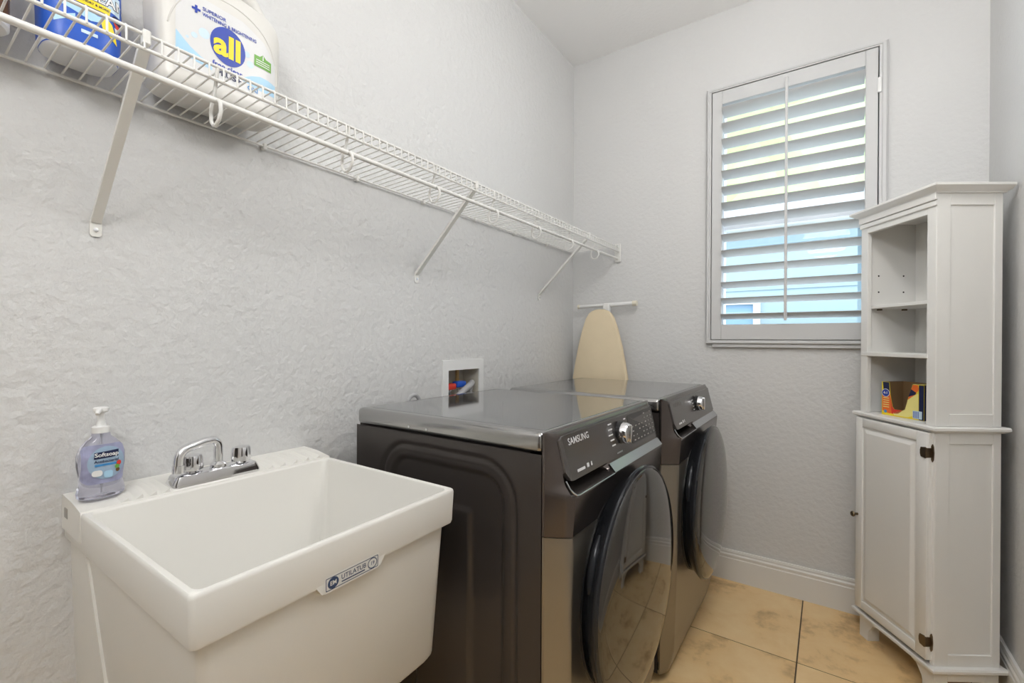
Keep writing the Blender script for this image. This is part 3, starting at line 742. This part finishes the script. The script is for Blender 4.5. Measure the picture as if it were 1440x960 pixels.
def make_tub():
    Yc, X0 = -2.2455, .070
    t = thing('stain_remover_tub', 'blue stain remover container with yellow star at left end of shelf', 'container', (X0, Yc, ZS))
    htab = [(0, .046), (.004, .053), (.012, .0575), (.10, .0595), (.16, .0590), (.19, .05), (.20, .03)]
    dtab = [(0, .040), (.004, .046), (.012, .050), (.16, .050), (.19, .042), (.20, .028)]
    def sec(z, g=0., n=56, k0=0):
        a_, b_ = interp(htab, z) + g, interp(dtab, z) + g; e = 2 / 3.2
        return [(b_ * math.copysign(abs(sin(a)) ** e, sin(a)), a_ * math.copysign(abs(cos(a)) ** e, cos(a)), z) for a in [2 * pi * (k + .5) / n for k in range(n)]]
    MB().rings([sec(z) for z in [0, .002, .004, .008, .012] + lin(.02, .16, 8) + lin(.165, .20, 8)]).build('tub_body', TUBW, t, 50)
    MB().rings([sec(z, .0006) for z in lin(.006, .158, 12)], cap=False).build('sleeve', BLUE, t, 60)
    MB().lathe([(.026, .2), (.026, .235), (.022, .245)], (0, 0, 0), 'z', 24).build('cap', mat('red_cap', (.55, .03, .02), .35), t, 40)
    def fs(dx):
        def fn(y, z):
            y -= Yc; z -= ZS
            a_, b_ = interp(htab, z), interp(dtab, z); q = min(.999, abs(y) / a_)
            return (b_ * (1 - q ** 3.2) ** (1 / 3.2) + .0006 + dx, y, z)
        return fn
    # swirl of lighter blue
    poly('blue_swirl', [(-2.275, 1.815), (-2.23, 1.803), (-2.212, 1.806), (-2.215, 1.796), (-2.24, 1.788), (-2.282, 1.800)], LBLUE, t, fs(.0008), .008)
    poly('blue_swirl', [(-2.29, 1.775), (-2.262, 1.79), (-2.262, 1.782), (-2.29, 1.765)], LBLUE, t, fs(.0008), .008)
    poly('name_panel', [(-2.275, 1.829), (-2.194, 1.822), (-2.194, 1.858), (-2.275, 1.856)], SKYB, t, fs(.0008), .008)
    letter('name_lettering', 'CLEAN', .025, -2.222, 1.838, NAVY, t, fs(.0012), .055, rot=.06, width=1.0, cut=.008)
    letter('name_lettering', 'CLEAN', .025, -2.222, 1.838, WHITEP, t, fs(.0018), .015, rot=.06, width=1.0, cut=.008)
    poly('yellow_band', [(-2.262, 1.814), (-2.212, 1.814), (-2.210, 1.828), (-2.264, 1.829)], YEL, t, fs(.0012), .008)
    letter('band_lettering', 'LAUNDRY & MORE!', .0060, -2.237, 1.8215, NAVY, t, fs(.0018), .02, width=.95, cut=.008)
    poly('navy_oval', rrect(-2.208, -2.190, 1.806, 1.820, .006, 3), NAVY, t, fs(.0012), .008)
    poly('yellow_star', [(-2.226, 1.796), (-2.216, 1.806), (-2.208, 1.799), (-2.202, 1.781), (-2.199, 1.763), (-2.211, 1.773), (-2.222, 1.781)], YEL, t, fs(.0013), .008)
    poly('red_flash', [(-2.206, 1.807), (-2.194, 1.804), (-2.193, 1.792), (-2.200, 1.795)], RED, t, fs(.0017), .008)
    poly('white_flash', [(-2.204, 1.797), (-2.198, 1.796), (-2.196, 1.783), (-2.202, 1.785)], WHITEP, t, fs(.0019), .008)
    for k, (a, b, z) in enumerate(((-2.262, -2.232, 1.783), (-2.258, -2.234, 1.778), (-2.254, -2.230, 1.763))):
        poly('small_print', rrect(a, b, z - (.0010 if k < 2 else .0032), z + (.0010 if k < 2 else .0032), .0008, 2), SKYB, t, fs(.0012), .008)
make_tub()

def make_amber():
    t = thing('amber_bottle', 'amber bottle with white base at the shelf edge of the picture', 'bottle', (.075, -2.385, ZS))
    MB().lathe([(.042, 0), (.046, .004), (.046, .02)], (0, 0, 0), 'z', 36).build('base', TUBW, t, 40)
    MB().lathe([(.046, .0205), (.0465, .15), (.04, .175), (.018, .195), (.016, .21)], (0, 0, 0), 'z', 36).build('bottle_body', AMBER, t, 40)
    MB().lathe([(.02, .205), (.02, .235), (.017, .238)], (0, 0, 0), 'z', 24).build('cap', WHITEP, t, 40)
    m = MB(); m.grid(lambda a, z: (.0472 * cos(a), .0472 * sin(a), z), lin(radians(-40), radians(75), 16), [.055, .13]); lb = m.build('label', LYEL, t, True)
    m = MB(); m.grid(lambda a, z: (.0476 * cos(a), .0476 * sin(a), z), lin(radians(20), radians(70), 8), [.075, .12]); m.build('label_panel', SKYB, lb, True)
make_amber()

# ------------------------------------------------------------------ supply box and hoses
def make_supply():
    t = thing('washer_supply_box', 'white recessed water supply box with red and blue valves above washer', 'supply box', (0, -1.0125, .93))
    off = t.location
    m = MB(off); ringframe(m, 'x', (-1.146, -.882, .905, 1.1015), (BY0 + .003, BY1 - .003, .943, 1.0595), .0, .006); m.build('faceplate', WHITEP, t)
    m = MB(off)
    x0 = -.09
    m.add([(0, BY0 + .001, BZ0 + .001), (0, BY1 - .001, BZ0 + .001), (0, BY1 - .001, BZ1 - .001), (0, BY0 + .001, BZ1 - .001),
           (x0, BY0 + .001, BZ0 + .001), (x0, BY1 - .001, BZ0 + .001), (x0, BY1 - .001, BZ1 - .001), (x0, BY0 + .001, BZ1 - .001)],
          [(4, 5, 6, 7), (0, 1, 5, 4), (1, 2, 6, 5), (2, 3, 7, 6), (3, 0, 4, 7)])
    m.build('recess', BOXIN, t, fix=False)
    MB(off).cyl((-.06, -.985, .99), (-.06, -.985, BZ1 - .002), .008, n=14).build('copper_pipe', COPPER, t, True)
    MB(off).box(-.045, -.012, -1.106, -1.042, .976, 1.002, .006, 2).build('red_valve', RED, t, 40)
    MB(off).box(-.045, -.012, -1.036, -.978, .982, 1.008, .006, 2).build('blue_valve', BLUE, t, 40)
    for y in (-1.075, -1.005):
        MB(off).lathe([(.011, .955), (.011, .968), (.013, .97), (.013, .978)], (-.028, y, 0), 'z', 14).build('brass_fitting', CHROME, t, 30)
    MB(off).tube([(-.04, -.928, .95), (-.032, -.928, .985), (-.018, -.936, .997), (.002, -.965, .992), (.014, -1.02, .976), (.02, -1.06, .958), (.03, -1.075, .93), (.035, -1.075, .88)], .0135, 14).build('hose', GREYH, t, True)
make_supply()
t = thing('drain_hose', 'grey hose loop rising behind the washer', 'hose', (.055, -1.349, .55))
MB((.055, -1.349, .55)).tube([(.055, -1.377, .55), (.055, -1.377, .90)] + [(.055, -1.349 - .028 * cos(a), .958 + .028 * sin(a)) for a in lin(0, pi, 13)] + [(.055, -1.321, .90), (.055, -1.321, .60)], .0075, 14).build('hose', GREYH, t, True)

# ------------------------------------------------------------------ ironing board
def make_board():
    t = thing('ironing_board', 'upright ironing board with cream cover behind the dryer', 'ironing board', (.215, -.10, 0))
    off = t.location
    # outline: nose at the top
    half = [(1.362, .0), (1.360, .022), (1.352, .045), (1.338, .064), (1.31, .082), (1.25, .103), (1.15, .129), (1.05, .149), (.97, .162), (.85, .176), (.7, .184), (.4, .186), (.12, .184), (.07, .17), (.04, .14), (.03, .1)]
    pts = [(.220 + a, z) for z, a in half] + [(.217 - a, z) for z, a in reversed(half[1:])]
    bm = bmesh.new(); lo = [bm.verts.new((x, -.085, z)) for x, z in pts]; f = bm.faces.new(lo)
    r = bmesh.ops.extrude_face_region(bm, geom=[f]); nv = [v for v in r['geom'] if isinstance(v, bmesh.types.BMVert)]
    for v in nv: v.co.y = -.112
    ed = [e for e in bm.edges if all(abs(v.co.y + .112) < 1e-5 for v in e.verts)]
    bmesh.ops.bevel(bm, geom=ed, offset=.009, segments=3, affect='EDGES', profile=.5)
    MB(off).bm(bm).build('cover', CREAM, t, 50)
    # crossbar foot of the folded legs
    bar = MB(off).tube([(.070, -.052, 1.3835), (.235, -.052, 1.3875)], .0095, 16).build('foot_bar', WHITEP, t, True)
    MB(off).tube([(.235, -.052, 1.3875), (.400, -.052, 1.3905)], .0115, 16).build('foot_bar', WHITEP, t, True)
    MB(off).tube([(.060, -.052, 1.3833), (.072, -.052, 1.3836)], .0125, 16).build('end_cap', mat('cream_cap', (.78, .74, .62), .5), bar, 40)
    MB(off).tube([(.392, -.052, 1.3903), (.415, -.052, 1.3909)], .0150, 16).build('end_cap', MATS['cream_cap'], bar, 40)
    MB(off).box(.222, .262, -.070, -.040, 1.33, 1.398, .008, 3).build('hook_bracket', WHITEP, t, 40)
    MB(off).tube([(.242, -.055, 1.34), (.242, -.06, .2)], .011, 12).build('leg', WHITEP, t, True)
    MB(off).tube([(.19, -.07, 1.25), (.19, -.07, .12)], .011, 12).build('leg', WHITEP, t, True)
make_board()

# ------------------------------------------------------------------ corner cabinet
def make_cabinet():
    w, dd, th = .339, .2144, -.9891
    cx, cy = 1.5722, -.45
    t = thing('linen_cabinet', 'tall narrow white cabinet with open shelves above a panelled door', 'cabinet',
              (cx + cos(th) * (-w / 2) - sin(th) * dd / 2, cy + sin(th) * (-w / 2) + cos(th) * dd / 2, 0), th)
    off = (-w / 2, dd / 2, 0)
    def B(name, x0, x1, y0, y1, z0, z1, m=CABW, parent=t, bev=.0012, seg=1): return MB(off).box(x0, x1, y0, y1, z0, z1, bev, seg).build(name, m, parent, 40 if seg > 1 else False)
    # shell
    for nm, a, b in (('upper', .905, 1.68), ('lower', .105, .886)):
        B('side_panel', -.018, -.005, .0005, dd, a, b)
        B('side_panel', -w, -w + .013, .0005, dd, a, b)
        B('back_panel', -w + .013, -.018, dd - .010, dd - .002, a, b)
        # applied stiles and rails on the visible side
        B('side_stile', -.006, 0, 0, .046, a, b); B('side_stile', -.006, 0, .188, dd, a, b)
        B('side_rail', -.006, -.0002, .046, .188, b - .040, b); B('side_rail', -.006, -.0002, .046, .188, a, a + .041)
    B('back_strip', -.16, -.135, dd - .014, dd - .010, .92, 1.64)
    B('front_stile', -w, -w + .034, -.0, .017, .905, 1.68); B('front_stile', -.036, -.0005, -.0005, .017, .905, 1.68)
    B('top_rail', -w + .034, -.036, 0, .017, 1.617, 1.68)
    B('top_moulding', -w - .003, .003, -.006, .001, 1.6385, 1.655, bev=.002); B('top_moulding', -w - .004, .004, -.009, .001, 1.657, 1.68, bev=.002)
    B('top_panel', -w + .013, -.018, .017, dd - .01, 1.655, 1.68)
    # cornice
    def rect(o, z): return [(-w - o, -o, z), (o, -o, z), (o, dd + min(o, .014), z), (-w - o, dd + min(o, .014), z)]
    c = MB(off); c.rings([rect(.006, 1.679), rect(.008, 1.683), rect(.016, 1.688), rect(.024, 1.6945), rect(.029, 1.6985), rect(.029, 1.7055), rect(.027, 1.707)]); c.build('cornice', CABW, t)
    # shelves
    B('shelf', -w + .013, -.018, .022, dd - .010, 1.317, 1.3285, bev=.001); B('shelf', -w + .004, -.03, -.003, dd - .010, 1.129, 1.1445, bev=.002)
    for yy in (.06, .158):
        for zz in (1.45, 1.385): MB(off).cyl((-w + .0128, yy, zz), (-w + .0136, yy, zz), .0032, n=12).build('pin_hole', HOLE, t)
        MB(off).box(-w + .013, -w + .024, yy - .007, yy + .007, 1.311, 1.317).build('shelf_pin', BRASS, t)
    MB(off).cyl((-.0186, .12, 1.60), (-.0178, .12, 1.60), .0032, n=12).build('pin_hole', HOLE, t)
    # middle and base mouldings
    def ledge(name, z0, z1, o):
        m = MB(off); zm = (z0 + z1) / 2
        m.rings([rect(.006, z0 - .004), rect(o * .6, z0), rect(o, z0 + (z1 - z0) * .3), rect(o, z0 + (z1 - z0) * .75), rect(o * .8, z1)]); m.build(name, CABW, t)
    ledge('middle_ledge', .8885, .9045, .019); ledge('base_ledge', .090, .1075, .018)
    # door
    B('door_stile', -.012, -.0005, -.003, .012, .107, .886)
    dx0, dx1, dz0, dz1, yf = -w + .004, -.0085, .122, .882, -.018
    door = MB(off).box(dx0, dx1, yf + .004, -.001, dz0, dz1, .001, 1).build('door', CABW, t)
    fr = .034
    for a in ((dx0, dx0 + fr, dz0, dz1), (dx1 - fr - .008, dx1, dz0, dz1), (dx0 + fr, dx1 - fr - .008, dz0, dz0 + fr), (dx0 + fr, dx1 - fr - .008, dz1 - fr, dz1)):
        MB(off).box(a[0], a[1], yf - .002, yf + .005, a[2], a[3], .0025, 2).build('door_frame', CABW, door, 40)
    x0, x1, z0, z1 = dx0 + fr + .003, dx1 - fr - .011, dz0 + fr + .003, dz1 - fr - .003
    P = lambda i, y: [(x0 + i, y, z0 + i), (x1 - i, y, z0 + i), (x1 - i, y, z1 - i), (x0 + i, y, z1 - i)]
    MB(off).rings([P(0, yf + .006), P(0, yf + .0035), P(.006, yf + .0028), P(.018, yf - .003), P(.021, yf - .0035)]).build('door_panel', CABW, door)
    kb = MB(off).lathe([(.005, yf), (.0045, yf - .012), (.009, yf - .016), (.011, yf - .021), (.009, yf - .025), (.002, yf - .0265)], (dx0 + .012, 0, .493), 'y', 20).build('knob', BRASS, door, 40)
    for zz in (.815, .183):
        hg = MB(off); hg.prism([(-.030, zz - .016), (-.012, zz - .019), (-.012, zz + .019), (-.030, zz + .016), (-.033, zz + .006), (-.033, zz - .006)], 'y', yf - .0045, yf - .0018)
        hg.prism([(-.0085, zz - .022), (-.005, zz - .030), (-.001, zz - .022), (.0005, zz), (-.001, zz + .022), (-.005, zz + .030), (-.0085, zz + .022)], 'y', -.0065, -.0028)
        hg.box(-.0125, -.0078, yf - .005, -.003, zz - .017, zz + .017, .0015, 1)
        hg.build('hinge', BRASS, door)
    # feet with a bracket curve
    def foot(x0, x1, y0, y1, z1): return [(x0, y0, z1), (x1, y0, z1), (x1, y1, z1), (x0, y1, z1)]
    for sx in (0, 1):
        for sy in (0, 1):
            xa, xb = (-w + .002, -w + .046) if sx == 0 else (-.046, -.002)
            ya, yb = (.002, .046) if sy == 0 else (dd - .046, dd - .002)
            m = MB(off); gx = .006
            m.rings([[(xa, ya, 0), (xb, ya, 0), (xb, yb, 0), (xa, yb, 0)], [(xa, ya, .0905), (xb, ya, .0905), (xb, yb, .0905), (xa, yb, .0905)]])
            s1 = 1 if sx == 0 else -1; e0 = xb if sx == 0 else xa
            m.prism([(e0, .09), (e0 + s1 * .05, .09), (e0 + s1 * .045, .078), (e0 + s1 * .025, .072), (e0 + s1 * .012, .055), (e0 + s1 * .004, .045), (e0, .03)], 'y', ya if sy == 0 else yb - .014, ya + .014 if sy == 0 else yb)
            m.build('foot', CABW, t)
    B('apron', -.016, -.002, .046, dd - .046, .055, .0905)
    return t, off
cab, coff = make_cabinet()

# cardboard dispenser box on the cabinet's lowest open shelf
def make_carton():
    th = -.9891; w, dd = .339, .2144
    a = Vector((cos(th), sin(th), 0)); b = Vector((-sin(th), cos(th), 0)); o = Vector((1.5722, -.45, .905))
    p0 = o + a * -.259 + b * .024; rz = th + math.atan2(.027, .156)
    L, D, H = .158, .095, .127
    e1 = Vector((cos(rz), sin(rz), 0)); e2 = Vector((-sin(rz), cos(rz), 0))
    t = thing('cardboard_box', 'torn-open orange and yellow cardboard box on the cabinet shelf', 'box', p0 + e1 * L / 2 + e2 * D / 2, rz)
    off = (L / 2, D / 2, 0); tk = .0012
    cutL = [(0, 0), (L, 0), (L, .128), (.118, .126), (.100, .070), (.094, .032), (.082, .026), (.050, .026), (.043, .034), (.034, .080), (.030, H), (0, H)]
    fr = MB(off).prism(cutL, 'y', 0, tk).build('front_panel', YEL, t)
    MB(off).box(0, tk, tk, D, 0, H).build('side_panel', NAVY, t)
    MB(off).box(L - tk, L, tk, D, 0, .126).build('side_panel', NAVY, t)
    MB(off).box(tk, L - tk, D - tk, D, 0, H).build('back_panel', CARD, t)
    MB(off).box(tk, L - tk, tk, D - tk, 0, tk).build('bottom_panel', CARD, t)
    MB(off).box(.118, L - tk, .0, D * .55, .1262, .1275).build('top_flap', LYEL, t)
    # brown inner faces
    MB(off).box(tk, tk * 1.6, tk * 1.6, D - tk, tk, H - .001).build('inner_face', CARD, t); MB(off).box(L - tk * 1.6, L - tk, tk * 1.6, D - tk, tk, .125).build('inner_face', CARD, t)
    fn = lambda d: (lambda x, z: (x - off[0], -d - off[1], z))
    def p(name, pts, m, d=.0004): return poly(name, pts, m, fr, fn(d))
    p('navy_corner', [(.004, H - .001), (.0295, H - .001), (.0325, .085), (.008, .085)], NAVY)
    p('orange_field', [(.002, .085), (.033, .085), (.041, .038), (.050, .026), (.075, .026), (.062, .014), (.03, .008), (.002, .016)], ORG)
    p('red_swoosh', [(.035, .075), (.043, .034), (.050, .026), (.082, .026), (.065, .012), (.04, .008), (.038, .03)], RED, .0006)
    p('pale_swoosh', [(.045, .012), (.09, .030), (.102, .072), (.138, .095), (.140, .02), (.10, .004), (.05, .004)], LYEL, .0006)
    p('orange_swoosh', [(.1005, .068), (.130, .092), (.138, .110), (.138, .125), (.119, .125)], ORG, .0007)
    p('navy_shape', [(.1035, .080), (.113, .108), (.131, .098), (.128, .090)], NAVY, .0009)
    p('roundel_edge', ell(.0165, .085, .0158, .0158), WHITEP, .0010); p('roundel', ell(.0165, .085, .0138, .0138), ROYAL, .0013)
    letter('roundel_lettering', '4-1', .013, .0165, .085, WHITEP, fr, fn(.0016), .03)
    for k in range(5): p('print_line', rrect(.006, .030, .064 - k * .0085, .067 - k * .0085, .001, 2), LYEL, .0008)
    p('small_roundel', ell(.0155, .0145, .006, .006), BLUE2, .0010)
    p('orange_disc', ell(.130, .112, .0105, .0125), ORG, .0011)
    p('white_bar', rrect(.119, .152, .004, .032, .001, 2), SKYB, .0009)
    for k in range(5): p('print_bar', [(.121 + k * .0045, .006), (.123 + k * .0045, .006), (.123 + k * .0045, .030), (.121 + k * .0045, .030)], ROYAL, .0012)
    p('navy_edge', [(.1405, .001), (L - .0002, .001), (L - .0002, .125), (.1405, .125)], NAVY, .0008)
make_carton()
